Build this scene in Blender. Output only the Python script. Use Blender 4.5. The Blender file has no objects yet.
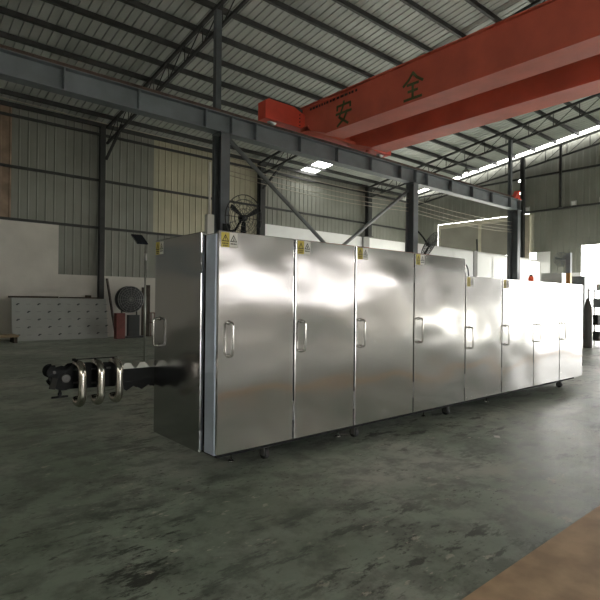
import bpy, bmesh, math, random
from mathutils import Vector, Matrix
random.seed(7)
C = bpy.context.scene.collection
PI = math.pi
scene = bpy.context.scene

# ------------------------------------------------------------------ materials
def mat(name, col, rough=.6, metal=0., var=0., vscale=4., bump=0., bscale=20., spec=None):
    m = bpy.data.materials.new(name); m.use_nodes = True
    nt = m.node_tree; b = nt.nodes['Principled BSDF']
    b.inputs['Base Color'].default_value = (*col, 1)
    b.inputs['Roughness'].default_value = rough
    b.inputs['Metallic'].default_value = metal
    if spec is not None: b.inputs['Specular IOR Level'].default_value = spec
    tc = nt.nodes.new('ShaderNodeTexCoord')
    if var:
        n = nt.nodes.new('ShaderNodeTexNoise'); n.inputs['Scale'].default_value = vscale; n.inputs['Detail'].default_value = 6
        nt.links.new(tc.outputs['Object'], n.inputs['Vector'])
        mx = nt.nodes.new('ShaderNodeMix'); mx.data_type = 'RGBA'
        mx.inputs[6].default_value = (*[c*(1-var) for c in col], 1)
        mx.inputs[7].default_value = (*[min(1, c*(1+var)) for c in col], 1)
        rp = nt.nodes.new('ShaderNodeMapRange'); rp.inputs[1].default_value = .35; rp.inputs[2].default_value = .65
        nt.links.new(n.outputs['Fac'], rp.inputs[0]); nt.links.new(rp.outputs[0], mx.inputs[0])
        nt.links.new(mx.outputs[2], b.inputs['Base Color'])
    if bump:
        n2 = nt.nodes.new('ShaderNodeTexNoise'); n2.inputs['Scale'].default_value = bscale
        nt.links.new(tc.outputs['Object'], n2.inputs['Vector'])
        bp = nt.nodes.new('ShaderNodeBump'); bp.inputs['Strength'].default_value = bump; bp.inputs['Distance'].default_value = .01
        nt.links.new(n2.outputs['Fac'], bp.inputs['Height']); nt.links.new(bp.outputs[0], b.inputs['Normal'])
    return m

def emis(name, col, s):
    m = bpy.data.materials.new(name); m.use_nodes = True
    b = m.node_tree.nodes['Principled BSDF']
    b.inputs['Base Color'].default_value = (*col, 1)
    b.inputs['Emission Color'].default_value = (*col, 1); b.inputs['Emission Strength'].default_value = s
    return m

def steel_mat(name, col, rough, wav, brush=1.0):
    """brushed stainless sheet, slightly oil-canned"""
    m = bpy.data.materials.new(name); m.use_nodes = True
    nt = m.node_tree; L = nt.links; b = nt.nodes['Principled BSDF']
    b.inputs['Base Color'].default_value = (*col, 1); b.inputs['Metallic'].default_value = 1
    g = nt.nodes.new('ShaderNodeNewGeometry')
    mp = nt.nodes.new('ShaderNodeMapping'); mp.inputs['Scale'].default_value = (.75, .75, 1.3)
    L.new(g.outputs['Position'], mp.inputs[0])
    n = nt.nodes.new('ShaderNodeTexNoise'); n.inputs['Scale'].default_value = 1.5; n.inputs['Detail'].default_value = .6
    L.new(mp.outputs[0], n.inputs['Vector'])
    bp = nt.nodes.new('ShaderNodeBump'); bp.inputs['Strength'].default_value = wav; bp.inputs['Distance'].default_value = .06
    L.new(n.outputs['Fac'], bp.inputs['Height'])
    b.inputs['Roughness'].default_value = rough
    mp2 = nt.nodes.new('ShaderNodeMapping'); mp2.inputs['Scale'].default_value = (2, 2, 260)
    L.new(g.outputs['Position'], mp2.inputs[0])
    n2 = nt.nodes.new('ShaderNodeTexNoise'); n2.inputs['Scale'].default_value = 1; n2.inputs['Detail'].default_value = 3
    L.new(mp2.outputs[0], n2.inputs['Vector'])
    r = nt.nodes.new('ShaderNodeMapRange'); r.inputs[3].default_value = rough-.02; r.inputs[4].default_value = rough+.02
    L.new(n2.outputs['Fac'], r.inputs[0]); L.new(r.outputs[0], b.inputs['Roughness'])
    L.new(bp.outputs[0], b.inputs['Normal'])
    return m

def floor_mat():
    m = bpy.data.materials.new('concrete_floor'); m.use_nodes = True
    nt = m.node_tree; L = nt.links; b = nt.nodes['Principled BSDF']; b.inputs['Specular IOR Level'].default_value = .45
    g = nt.nodes.new('ShaderNodeNewGeometry')
    def noise(s, d, sc=None, rough=.6):
        n = nt.nodes.new('ShaderNodeTexNoise'); n.inputs['Scale'].default_value = s; n.inputs['Detail'].default_value = d
        n.inputs['Roughness'].default_value = rough
        if sc:
            mp = nt.nodes.new('ShaderNodeMapping'); mp.inputs['Scale'].default_value = sc
            L.new(g.outputs['Position'], mp.inputs[0]); L.new(mp.outputs[0], n.inputs['Vector'])
        else: L.new(g.outputs['Position'], n.inputs['Vector'])
        return n
    def ramp(src, stops):
        r = nt.nodes.new('ShaderNodeValToRGB'); e = r.color_ramp.elements
        while len(e) < len(stops): e.new(.5)
        for k, (p, c) in enumerate(stops): e[k].position = p; e[k].color = (*c, 1)
        L.new(src, r.inputs[0]); return r
    def mix(a, bb, f, mode='MIX'):
        x = nt.nodes.new('ShaderNodeMix'); x.data_type = 'RGBA'; x.blend_type = mode
        for sock, v in ((6, a), (7, bb), (0, f)):
            if hasattr(v, 'links'): L.new(v, x.inputs[sock])
            else: x.inputs[sock].default_value = v
        return x.outputs[2]
    n1 = noise(.55, 8); base = ramp(n1.outputs['Fac'], [(.38, (.185, .225, .17)), (.5, (.27, .31, .25)), (.62, (.39, .41, .35))])
    n2 = noise(3.2, 8, None, .7); fine = ramp(n2.outputs['Fac'], [(.40, (.5, .5, .5)), (.54, (1.08, 1.08, 1.08))])
    c = mix(base.outputs[0], fine.outputs[0], .8, 'MULTIPLY')
    # dark scuffs, stretched along the traffic direction
    n3 = noise(2.1, 9, (1, 2.6, 1), .75); sc = ramp(n3.outputs['Fac'], [(.53, (0, 0, 0)), (.58, (1, 1, 1))])
    n5 = noise(.4, 2); reg = ramp(n5.outputs['Fac'], [(.42, (.12, .12, .12)), (.58, (.9, .9, .9))])
    f = mix(sc.outputs[0], reg.outputs[0], 1.0, 'MULTIPLY')
    c = mix(c, (.035, .036, .03, 1), f)
    # pale chips and paint spatters
    n4 = noise(5.5, 6, (1, 1.8, 1), .65); ch = ramp(n4.outputs['Fac'], [(.61, (0, 0, 0)), (.65, (1, 1, 1))])
    n6 = noise(.9, 2, (1, 1, 1)); reg2 = ramp(n6.outputs['Fac'], [(.45, (0, 0, 0)), (.56, (.8, .8, .8))])
    f2 = mix(ch.outputs[0], reg2.outputs[0], 1.0, 'MULTIPLY')
    c = mix(c, (.50, .46, .38, 1), f2)
    n7 = noise(14, 5, (1, 1.6, 1), .7); fl = ramp(n7.outputs['Fac'], [(.57, (0, 0, 0)), (.63, (.75, .75, .75))])
    n8 = noise(1.3, 3); rg3 = ramp(n8.outputs['Fac'], [(.46, (0, 0, 0)), (.56, (1, 1, 1))])
    c = mix(c, (.045, .042, .035, 1), mix(fl.outputs[0], rg3.outputs[0], 1.0, 'MULTIPLY'))
    # saw-cut joint lines across the hall
    sep = nt.nodes.new('ShaderNodeSeparateXYZ'); L.new(g.outputs['Position'], sep.inputs[0])
    def math_(op, a, bv=None):
        x = nt.nodes.new('ShaderNodeMath'); x.operation = op
        for i, v in enumerate((a, bv)):
            if v is None: continue
            if hasattr(v, 'links'): L.new(v, x.inputs[i])
            else: x.inputs[i].default_value = v
        return x.outputs[0]
    wob = math_('MULTIPLY', math_('SUBTRACT', n1.outputs['Fac'], .5), .15)
    px = math_('ADD', math_('ADD', sep.outputs[0], wob), 7.65*4-7.0)
    mod = math_('MODULO', px, 7.65)
    line = math_('LESS_THAN', mod, .022)
    c = mix(c, (.045, .045, .04, 1), line)
    L.new(c, b.inputs['Base Color'])
    rr = nt.nodes.new('ShaderNodeMapRange'); rr.inputs[3].default_value = .30; rr.inputs[4].default_value = .58
    L.new(n2.outputs['Fac'], rr.inputs[0]); L.new(rr.outputs[0], b.inputs['Roughness'])
    bp = nt.nodes.new('ShaderNodeBump'); bp.inputs['Strength'].default_value = .25; bp.inputs['Distance'].default_value = .012
    L.new(n3.outputs['Fac'], bp.inputs['Height']); L.new(bp.outputs[0], b.inputs['Normal'])
    return m

M = dict(
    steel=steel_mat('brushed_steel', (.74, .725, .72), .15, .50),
    steel_end=steel_mat('brushed_steel_end', (.50, .50, .50), .17, .42),  # same steel as the front, darkened to paint in the end's shade
    chrome=mat('polished_steel', (.50, .485, .46), .18, 1),
    tube=mat('bent_tube_steel', (.62, .58, .52), .17, 1, .15, 8),
    castmetal=mat('dull_metal', (.30, .30, .29), .4, 1),
    post=mat('bluish_steel_film', (.50, .56, .66), .38, .35, .12, 3),  # bluish-white reflection on the corner post put into its colour
    dullsteel=mat('oily_steel', (.09, .09, .085), .5, .7),
    black=mat('black_paint', (.010, .011, .011), .75, spec=.2),
    rubber=mat('rubber', (.02, .02, .02), .6),
    darkgap=mat('gasket', (.02, .02, .02), .9, spec=.1),  # near-black colour standing for shade between the doors
    plate=mat('pale_alloy', (.42, .42, .38), .45, .5, .1),
    grey_steel=mat('grey_painted_steel', (.145, .165, .175), .55, 0, .10, 2.5),
    dark_steel=mat('dark_primer_steel', (.035, .036, .034), .6, 0, .2, 3),
    column_steel=mat('column_paint', (.10, .112, .118), .5, 0, .12, 3),
    brace=mat('brace_paint', (.17, .18, .18), .5, 0, .12, 3),
    red=mat('crane_red', (.62, .13, .08), .6, 0, .12, 1.2),
    redbright=mat('crane_orange_red', (.66, .075, .045), .55, 0, .1, 2),
    rail=mat('rail_rust', (.10, .065, .05), .6, .3, .25, 3),
    glyph=mat('glyph_green', (.075, .10, .035), .6),
    sheet=mat('wall_sheet', (.245, .25, .215), .55, .15, .10, .7),
    sheet_cream=mat('wall_sheet_cream', (.46, .43, .31), .55, .1, .10, .8),
    sheet_rust=mat('wall_sheet_brown', (.27, .19, .13), .65, 0, .25, 2),
    roof=mat('roof_sheet', (.40, .415, .385), .5, .1, .10, .6),
    plaster=mat('white_plaster', (.62, .59, .53), .85, 0, .07, 1.1, .2, 14),
    plaster_white=mat('bright_white_plaster', (.88, .88, .87), .8, 0, .03, 1.5),  # plaster of the far walls, daylight on it painted in as brighter white
    pilaster=mat('pilaster_grey', (.36, .35, .34), .8, 0, .08, 2),
    beige=mat('beige_frame', (.55, .51, .40), .6, 0, .08, 2),
    doorpanel=mat('grey_beige_panel', (.30, .285, .24), .6, 0, .08, 1),
    conduit=mat('conduit_pvc', (.62, .60, .54), .5),
    wire=mat('wire_pale', (.42, .38, .30), .5),
    cable=mat('cable_black', (.015, .015, .015), .6),
    yellow=mat('label_yellow', (.52, .42, .07), .5),
    label=mat('label_white', (.62, .61, .56), .5),
    ink=mat('label_ink', (.03, .025, .02), .6),
    film=mat('protective_film', (.40, .415, .39), .35, 0, .05, 2),
    filmprint=mat('film_print', (.05, .055, .06), .5),
    filmprint2=mat('film_print_pale', (.22, .23, .22), .5),
    wood=mat('wood_plank', (.33, .24, .14), .7, 0, .2, 6),
    darkwood=mat('dark_wood', (.06, .045, .03), .7, 0, .3, 6),
    redbox=mat('dull_red_paint', (.17, .045, .035), .6, 0, .2, 4),
    brown=mat('rusty_brown', (.14, .06, .04), .7, 0, .2, 6),
    darkblue=mat('fan_dark', (.03, .033, .035), .5),
    orange=mat('orange_paint', (.60, .30, .08), .5),
    midgrey=mat('mid_grey_paint', (.22, .235, .25), .6, 0, .06, 3),
    palegrey=mat('pale_grey_paint', (.50, .50, .48), .6, 0, .06, 3),
    cylinder=mat('cylinder_grey', (.10, .10, .095), .5, 0, .1, 3),
    whitepaint=mat('white_rack_paint', (.75, .75, .74), .5),
    tan=mat('tan_floor_paint', (.50, .34, .20), .7, 0, .18, 5),
    paper=mat('white_paper', (.8, .8, .76), .8),
    solar=mat('solar_panel', (.015, .018, .025), .25),
    pole=mat('galvanised_pole', (.30, .31, .27), .4, .6),
    leaf=mat('grey_green_leaf', (.10, .13, .09), .8, 0, .3, 3),
    beacon=None, lampglow=emis('lamp_glow', (1, .97, .9), 40.),
    ground=mat('outside_ground', (.55, .54, .50), .9, 0, .1, .5),
    floor=floor_mat(), blueglass=mat('dusty_blue_glass', (.25, .32, .38), .4), frosted=None, milky=None,  # blue pane colour chosen for a bluish reflection in the end door
)
M['beacon'] = mat('beacon_red', (.75, .09, .03), .3)
rb = M['beacon'].node_tree.nodes['Principled BSDF']; rb.inputs['Emission Color'].default_value = (.9, .1, .03, 1); rb.inputs['Emission Strength'].default_value = .15

M['frosted'] = fm = bpy.data.materials.new('dusty_glass'); fm.use_nodes = True  # glass of the added windows, dimmed to suit their reflections
_nt = fm.node_tree; _b = _nt.nodes['Principled BSDF']; _b.inputs['Base Color'].default_value = (.35, .35, .33, 1); _b.inputs['Roughness'].default_value = .5
_t = _nt.nodes.new('ShaderNodeBsdfTranslucent'); _t.inputs[0].default_value = (.80, .79, .80, 1)
_x = _nt.nodes.new('ShaderNodeMixShader'); _x.inputs[0].default_value = .75
_nt.links.new(_b.outputs[0], _x.inputs[1]); _nt.links.new(_t.outputs[0], _x.inputs[2]); _nt.links.new(_x.outputs[0], _nt.nodes['Material Output'].inputs[0])

M['frosted2'] = M['frosted'].copy(); M['frosted2'].node_tree.nodes['Translucent BSDF'].inputs[0].default_value = (.92, .92, .90, 1)
M['milky'] = fm = bpy.data.materials.new('milky_plastic'); fm.use_nodes = True  # partition made translucent so daylight let in behind makes it glow
_nt = fm.node_tree; _b = _nt.nodes['Principled BSDF']; _b.inputs['Base Color'].default_value = (.85, .85, .84, 1); _b.inputs['Roughness'].default_value = .6
_t = _nt.nodes.new('ShaderNodeBsdfTranslucent'); _t.inputs[0].default_value = (.92, .92, .91, 1)
_x = _nt.nodes.new('ShaderNodeMixShader'); _x.inputs[0].default_value = .95
_nt.links.new(_b.outputs[0], _x.inputs[1]); _nt.links.new(_t.outputs[0], _x.inputs[2]); _nt.links.new(_x.outputs[0], _nt.nodes['Material Output'].inputs[0])

# ------------------------------------------------------------------ mesh helpers
class MB:
    def __init__(s): s.bm = bmesh.new(); s.mats = []
    def mi(s, m):
        if m is None: return 0
        if m not in s.mats: s.mats.append(m)
        return s.mats.index(m)
    def _f(s, vs, i, smooth=False):
        try:
            f = s.bm.faces.new(vs); f.material_index = i; f.smooth = smooth
        except ValueError: pass
    def box(s, x0, x1, y0, y1, z0, z1, m=None, M4=None):
        i = s.mi(m)
        pts = [(x0, y0, z0), (x1, y0, z0), (x1, y1, z0), (x0, y1, z0), (x0, y0, z1), (x1, y0, z1), (x1, y1, z1), (x0, y1, z1)]
        v = [s.bm.verts.new(M4 @ Vector(p) if M4 else p) for p in pts]
        for q in ((3, 2, 1, 0), (4, 5, 6, 7), (0, 1, 5, 4), (1, 2, 6, 5), (2, 3, 7, 6), (3, 0, 4, 7)): s._f([v[k] for k in q], i)
        return s
    def bar(s, a, b, w, h, m=None, up=(0, 0, 1)):
        a, b = Vector(a), Vector(b); d = (b-a); l = d.length; d.normalize()
        u = Vector(up)
        if abs(d.dot(u)) > .99: u = Vector((1, 0, 0))
        x = d.cross(u).normalized(); z = x.cross(d).normalized()
        R = Matrix((( x.x, d.x, z.x, a.x), (x.y, d.y, z.y, a.y), (x.z, d.z, z.z, a.z), (0, 0, 0, 1)))
        return s.box(-w/2, w/2, 0, l, -h/2, h/2, m, R)
    def tube(s, pts, r, m=None, n=10, closed=False, caps=True):
        i = s.mi(m); pts = [Vector(p) for p in pts]; k = len(pts)
        rs = r if isinstance(r, (list, tuple)) else [r]*k
        rings = []; ref = None
        for j, p in enumerate(pts):
            if closed: t = pts[(j+1) % k]-pts[j-1]
            else: t = pts[min(j+1, k-1)]-pts[max(j-1, 0)]
            t.normalize()
            if ref is None:
                ref = Vector((0, 0, 1)) if abs(t.z) < .9 else Vector((1, 0, 0))
            u = ref-t*ref.dot(t)
            if u.length < 1e-4: u = Vector((0, 1, 0))-t*t.y
            u.normalize(); ref = u; w = t.cross(u)
            rings.append([s.bm.verts.new(p+(u*math.cos(2*PI*q/n)+w*math.sin(2*PI*q/n))*rs[j]) for q in range(n)])
        R = range(k if closed else k-1)
        for j in R:
            A, B = rings[j], rings[(j+1) % k]
            for q in range(n): s._f([A[q], A[(q+1) % n], B[(q+1) % n], B[q]], i, True)
        if caps and not closed:
            s._f(rings[0][::-1], i); s._f(rings[-1], i)
        return s
    def lathe(s, prof, o=(0, 0, 0), axis='z', n=24, m=None):
        i = s.mi(m); rings = []
        for r, h in prof:
            ring = []
            for q in range(n):
                a = 2*PI*q/n; c, d = r*math.cos(a), r*math.sin(a)
                p = {'z': (c, d, h), 'y': (c, h, d), 'x': (h, c, d)}[axis]
                ring.append(s.bm.verts.new((p[0]+o[0], p[1]+o[1], p[2]+o[2])))
            rings.append(ring)
        for A, B in zip(rings, rings[1:]):
            for q in range(n): s._f([A[q], A[(q+1) % n], B[(q+1) % n], B[q]], i, True)
        s._f(rings[0][::-1], i); s._f(rings[-1], i)
        return s
    def prism(s, poly, d0, d1, plane='xz', m=None):
        """polygon in a plane pushed between d0 and d1 along the remaining axis"""
        i = s.mi(m)
        def P(a, b, d): return {'xz': (a, d, b), 'yz': (d, a, b), 'xy': (a, b, d)}[plane]
        A = [s.bm.verts.new(P(a, b, d0)) for a, b in poly]; B = [s.bm.verts.new(P(a, b, d1)) for a, b in poly]
        n = len(poly); s._f(A[::-1], i); s._f(B, i)
        for q in range(n): s._f([A[q], A[(q+1) % n], B[(q+1) % n], B[q]], i)
        return s
    def strip(s, A, B, m=None):
        i = s.mi(m); a = [s.bm.verts.new(p) for p in A]; b = [s.bm.verts.new(p) for p in B]
        for q in range(len(a)-1): s._f([a[q], a[q+1], b[q+1], b[q]], i)
        return s
    def build(s, name, material=None, parent=None, bevel=0, origin=None, seg=2):
        if origin is not None:
            bmesh.ops.translate(s.bm, verts=s.bm.verts, vec=-Vector(origin))
        bmesh.ops.recalc_face_normals(s.bm, faces=s.bm.faces)
        me = bpy.data.meshes.new(name); s.bm.to_mesh(me); s.bm.free()
        if s.mats:
            for k in s.mats: me.materials.append(k)
        elif material: me.materials.append(material)
        o = bpy.data.objects.new(name, me); C.objects.link(o)
        if origin is not None: o.location = origin
        if parent: o.parent = parent
        if bevel:
            b = o.modifiers.new('bevel', 'BEVEL'); b.width = bevel; b.segments = seg; b.limit_method = 'ANGLE'
        return o

def tag(o, label, cat, group=None, kind=None):
    o['label'] = label; o['category'] = cat
    if group: o['group'] = group
    if kind: o['kind'] = kind
    return o
def thing(name, label, cat, loc=(0, 0, 0), rz=0, group=None):
    o = bpy.data.objects.new(name, None); C.objects.link(o); o.location = loc; o.rotation_euler = (0, 0, rz)
    o.empty_display_size = .2
    return tag(o, label, cat, group)
def struct(o, label=None):
    o['kind'] = 'structure'
    if label: o['label'] = label
    return o
def copy_tree(o, parent=None, loc=None):
    c = o.copy(); C.objects.link(c)
    if parent: c.parent = parent
    if loc is not None: c.location = loc
    for ch in [k for k in bpy.data.objects if k.parent == o]: copy_tree(ch, c)
    return c

# ------------------------------------------------------------------ building shell
XB, XE, YL, YR = -9.0, 27.0, 20.6, -12.2          # back, end, left, right wall planes
RIDGE_Y, EAVE = 4.2, 8.5
SL = .142
def roof_h(y): return EAVE + SL*(YL-y) if y > RIDGE_Y else EAVE+SL*(YL-RIDGE_Y) - SL*(RIDGE_Y-y)

struct(MB().box(XB-.3, XE+.5, YR-.3, YL+.3, -.2, 0).build('floor', M['floor']))
struct(MB().box(XE+.5, XE+60, -60, 80, -.25, -.03).build('ground', M['ground']))
struct(MB().box(XB-.3, XE+.5, YR-40, YR-.3, -.25, -.03).build('ground', M['ground']))

def corr(u0, u1, P, D, m, name, per=.30, rib=.028, flat=.215, d=.022):
    """vertical ribbed sheet: P(u, side, depth) -> point; side 0 bottom / 1 top"""
    us = []; u = u0
    while u < u1-1e-6:
        for du, dd in ((0, 0), (flat, 0), (flat+.02, d), (flat+.02+rib, d), (flat+.04+rib, 0)):
            if u+du <= u1: us.append((u+du, dd))
        u += per
    us.append((u1, 0))
    mb = MB(); mb.strip([P(a, 0, dd) for a, dd in us], [P(a, 1, dd) for a, dd in us], m)
    mb.strip([P(u0, 0, -.03), P(u1, 0, -.03)], [P(u0, 1, -.03), P(u1, 1, -.03)], m)   # outer skin
    return struct(mb.build(name))

def left_sheet(x0, x1, z0, z1, m): corr(x0, x1, lambda a, s, d: (a, YL-d, z1 if s else z0), 0, m, 'wall_left')
left_sheet(3.9, 5.5, 4.33, 8.52, M['sheet']); left_sheet(3.3, 3.9, 4.33, 8.52, M['sheet_rust'])
left_sheet(XB, 3.3, 4.33, 8.52, M['sheet'])
left_sheet(5.5, 9.3, 2.45, 8.52, M['sheet']); left_sheet(9.3, 14.9, 4.33, 8.52, M['sheet_cream']); left_sheet(9.3, 14.9, 2.45, 4.33, M['sheet'])
left_sheet(14.9, 27, 5.42, 8.52, M['sheet'])
def masonry(name, x0, x1, y0, y1, z0, z1, m): return struct(MB().box(x0, x1, y0, y1, z0, z1).build(name, M[m]))
masonry('wall_left', -4.5, 5.5, YL-.05, YL+.2, 0, 4.33, 'plaster')
masonry('wall_left', XB, -4.5, YL-.05, YL+.2, 0, 2.9, 'plaster'); masonry('wall_left', XB, -4.5, YL-.05, YL+.2, 3.5, 4.33, 'plaster')
struct(MB().box(XB, -4.5, YL+.05, YL+.06, 2.9, 3.5).build('window_9', M['blueglass']))  # unseen window added for a faint bluish reflection in the end door
masonry('wall_left', 5.5, 14.9, YL-.05, YL+.2, 0, 2.45, 'plaster')
masonry('wall_left', 14.9, 27, YL-.05, YL+.2, 0, 5.42, 'plaster_white')
masonry('wall_left', 22.45, 22.95, YL-.2, YL-.05, 0, 5.42, 'pilaster')

# end wall (far right)
def end_sheet(y0, y1, z0, m='sheet', zt=None):
    corr(y0, y1, lambda a, s, d: (XE-d, a, (zt if zt else roof_h(a)-.02) if s else z0), 0, M[m], 'wall_end')
end_sheet(18.35, 20.6, 4.25); end_sheet(12.6, 18.35, 6.375); end_sheet(11.5, 12.6, 4.25); end_sheet(10, 11.5, 3.1)
end_sheet(-5.6, 10, 4.45); end_sheet(YR, -5.6, 3.0)
masonry('wall_end', XE-.05, XE+.2, -8.9, -5.6, 0, 3.0, 'plaster_white'); masonry('wall_end', XE-.05, XE+.2, -11.8, -8.9, 1.0, 3.0, 'plaster_white'); masonry('wall_end', XE-.05, XE+.2, YR, -11.8, 0, 3.0, 'plaster_white')  # low gap left open: unseen opening added for its bright reflection
masonry('wall_end', XE-.05, XE+.2, 20.3, YL, 0, 4.25, 'plaster_white')
masonry('wall_end', XE-.05, XE+.2, 11.5, 12.2, 0, 4.25, 'plaster_white')
masonry('wall_end', XE-.05, XE+.2, 10, 11.5, 0, 3.1, 'plaster_white')
masonry('wall_end', XE-.05, XE+.2, -.3, .3, 0, 4.45, 'plaster_white')
# big end-wall door, unseen lower part left open to light the partition, daylight leaks round it
dr = bpy.data.objects.new('door_1', None); C.objects.link(dr); dr.location = (XE-.12, 15.45, 0); struct(dr)
d = MB(); d.box(-.05, .05, -2.92, -2.45, 0, 6.32); d.box(-.05, .05, -2.45, 2.75, 6.06, 6.32)
d.box(-.05, .05, -.12, .06, 4.2, 6.06); d.box(-.05, .05, 2.60, 2.75, 0, 6.06)
d.build('door_frame', M['beige'], dr)
MB().box(-.02, .05, -2.45, -.12, 4.2, 6.06).build('door_panel', M['doorpanel'], dr)
MB().box(-.02, .05, .06, 2.60, 4.2, 6.06).build('door_panel', M['doorpanel'], dr)

# right wall (behind the camera's right), with unseen ribbon windows added for light and reflections
WINS = [(-5.5, -1.5), (9.5, 14.6), (14.9, 20.0), (20.3, 25.6)]
def wallR(x0, x1, z0, z1, m): masonry('wall_right', x0, x1, YR-.2, YR, z0, z1, m)
x = XB
for a, b_ in WINS[:1]+[(.5, 5.5)]+WINS[1:]:
    if a == .5: wallR(x, a, 0, 3.9, 'plaster'); x = b_; continue  # side doorway: unseen opening added to light the floor near the camera
    wallR(x, a, 0, 3.9, 'plaster'); wallR(a, b_, 0, 1.9, 'plaster'); wallR(a, b_, 3.1, 3.9, 'plaster'); x = b_
wallR(x, XE, 0, 3.9, 'plaster')
corr(XB, XE, lambda a, s, d: (a, YR+d, 8.5 if s else 3.9), 0, M['roof'], 'wall_right')
for k, (a, b_) in enumerate(WINS):
    w = MB()
    for q in range(5):
        xx = a+(b_-a)*q/4; w.box(xx-.03, xx+.03, YR-.13, YR-.07, 1.9, 3.1)
    w.box(a, b_, YR-.13, YR-.07, 1.9, 1.96); w.box(a, b_, YR-.13, YR-.07, 3.04, 3.1); w.box(a, b_, YR-.13, YR-.07, 2.45, 2.50)
    wo = struct(w.build('window_%d' % (k+1), M['dark_steel']))
    MB().box(a+.02, b_-.02, YR-.105, YR-.095, 1.92, 3.08).build('window_pane', M['frosted'], wo)
# back wall, with an unseen high window strip added to light the crane
corr(0, YL, lambda a, s, d: (XB+d, a, roof_h(a) if s else 4.2), 0, M['sheet'], 'wall_back')
corr(YR, 0, lambda a, s, d: (XB+d, a, roof_h(a) if s else 6.2), 0, M['sheet'], 'wall_back')
wo = bpy.data.objects.new('window_8', None); C.objects.link(wo); struct(wo)
MB().box(XB-.01, XB, YR, 0, 4.2, 6.2).build('window_pane', M['frosted2'], wo)
b = MB()
for q in range(9): b.box(XB-.02, XB+.04, YR+q*1.52, YR+q*1.52+.05, 4.2, 6.2)
b.build('window_frame', M['dark_steel'], wo)
masonry('wall_back', XB-.2, XB+.05, YR, YL, 0, 4.2, 'plaster')

# roof: ribbed sheet, slot along the end wall, two missing/clear bays near the left eave
XR = 26.62
def roof_sheet(y0, y1, holes=()):
    us = []; u = XB
    while u < XR:
        for du, dd in ((0, 0), (.20, 0), (.21, .045), (.235, .045), (.245, 0)):
            if u+du < XR: us.append((u+du, dd))
        u += .25
    us.append((XR, 0)); mb = MB()
    segs = []; cur = [us[0]]
    for p in us[1:]:
        mid = (cur[-1][0]+p[0])/2
        if any(h0 < mid < h1 for h0, h1 in holes):
            if len(cur) > 1: segs.append(cur)
            cur = [p]
        else: cur.append(p)
    if len(cur) > 1: segs.append(cur)
    for sg in segs: mb.strip([(a, y0, roof_h(y0)+dd) for a, dd in sg], [(a, y1, roof_h(y1)+dd) for a, dd in sg], M['roof'])
    return struct(mb.build('ceiling'))
HY = (18.9, 20.45)
HX = (17.5, 18.5)
roof_sheet(YL+.3, HY[1]); roof_sheet(HY[1], HY[0], [HX]); roof_sheet(HY[0], RIDGE_Y)
roof_sheet(RIDGE_Y, YR-.2)

# purlins
pur0 = None; yy = 20.45
mbp = MB(); mbp.box(XB, XR-.02, -.045, .045, -.16, -.01); pur = mbp.build('roof_purlin', M['dark_steel'])
first = True; k = 0
while yy > YR:
    if abs(yy-RIDGE_Y) > .1:
        o = pur if first else pur.copy()
        if not first: C.objects.link(o)
        o.location = (0, yy, roof_h(yy))
        tag(o, 'long dark steel purlin running under the ribbed grey roof sheets', 'purlin', 'roof purlins'); first = False
    yy -= .80 if yy > 20 else 1.07
# girts on left wall
def girt(p0, p1, label, grp=None, s=.09):
    o = MB().bar(p0, p1, .08, s).build('wall_girt', M['dark_steel']); return tag(o, label, 'girt', grp)
girt((XB, YL-.09, 8.08), (27, YL-.09, 8.08), 'topmost dark horizontal rail across the left ribbed wall, just under the eave')
girt((XB, YL-.09, 6.25), (27, YL-.09, 6.25), 'middle dark horizontal rail across the left ribbed wall')
girt((XB, YL-.09, 4.36), (14.9, YL-.09, 4.36), 'lowest dark horizontal rail, along the top of the left white wall')
girt((XE-.1, YR, 8.28), (XE-.1, YL-.15, 8.28), 'upper dark horizontal rail across the far end wall')
girt((XE-.1, YR, 6.42), (XE-.1, 13.0, 6.42), 'lower dark horizontal rail across the far end wall, carrying small lamps')

# wall columns on the left wall
def hcol(name, x, y, z0, z1, label, m='column_steel', w=.26, dp=.34, grp=None, flange=.022):
    r = thing(name, label, 'column', (x, y, z0), 0, grp)
    c = MB(); c.box(-w/2, w/2, -dp/2, -dp/2+flange, 0, z1-z0); c.box(-w/2, w/2, dp/2-flange, dp/2, 0, z1-z0); c.box(-.012, .012, -dp/2+flange, dp/2-flange, 0, z1-z0)
    c.build('column_shaft', M[m], r)
    MB().box(-w/2-.06, w/2+.06, -dp/2-.06, dp/2+.06, 0, .03).build('base_plate', M[m], r)
    return r
hcol('wall_column', 7.06, YL-.16, 0, 8.45, 'dark steel column against the left wall beside the leaning patterned sheet', 'dark_steel', .2, .2)
hcol('wall_column', 14.9, YL-.16, 0, 8.4, 'dark steel column on the left wall seen behind the first big fan', 'dark_steel', .3, .3)
hcol('wall_column', 22.7, YL-.32, 5.42, 8.4, 'dark steel column on the left wall above the white masonry, between the diagonal braces', 'dark_steel', .3, .3)
hcol('wall_column', XE-.3, 12.85, 0, 9.3, 'dark steel column on the far end wall beside the beige sliding door', 'dark_steel', .2, .2)
hcol('wall_column', XE-.3, 10.9, 6.42, 9.6, 'short dark post above the lower rail of the far end wall', 'dark_steel', .1, .1)

# runway columns + girder
RY = 11.0; GB, GT = 5.72, 6.2
CX = [6.78, 14.6, 22.2]
lab = ['tall grey steel crane column behind the first cabinet doors, with a big fan on it',
       'tall grey steel crane column behind the fourth cabinet door, middle of the three',
       'tall dark steel crane column at the far end of the runway beam, under the red end stop']
for xx, lb in zip(CX, lab):
    r = hcol('crane_column', xx, RY, 0, GB-.03, lb, 'column_steel')
    MB().box(-.17, .17, -.21, .21, GB-.03, GB).build('cap_plate', M['column_steel'], r)
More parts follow.
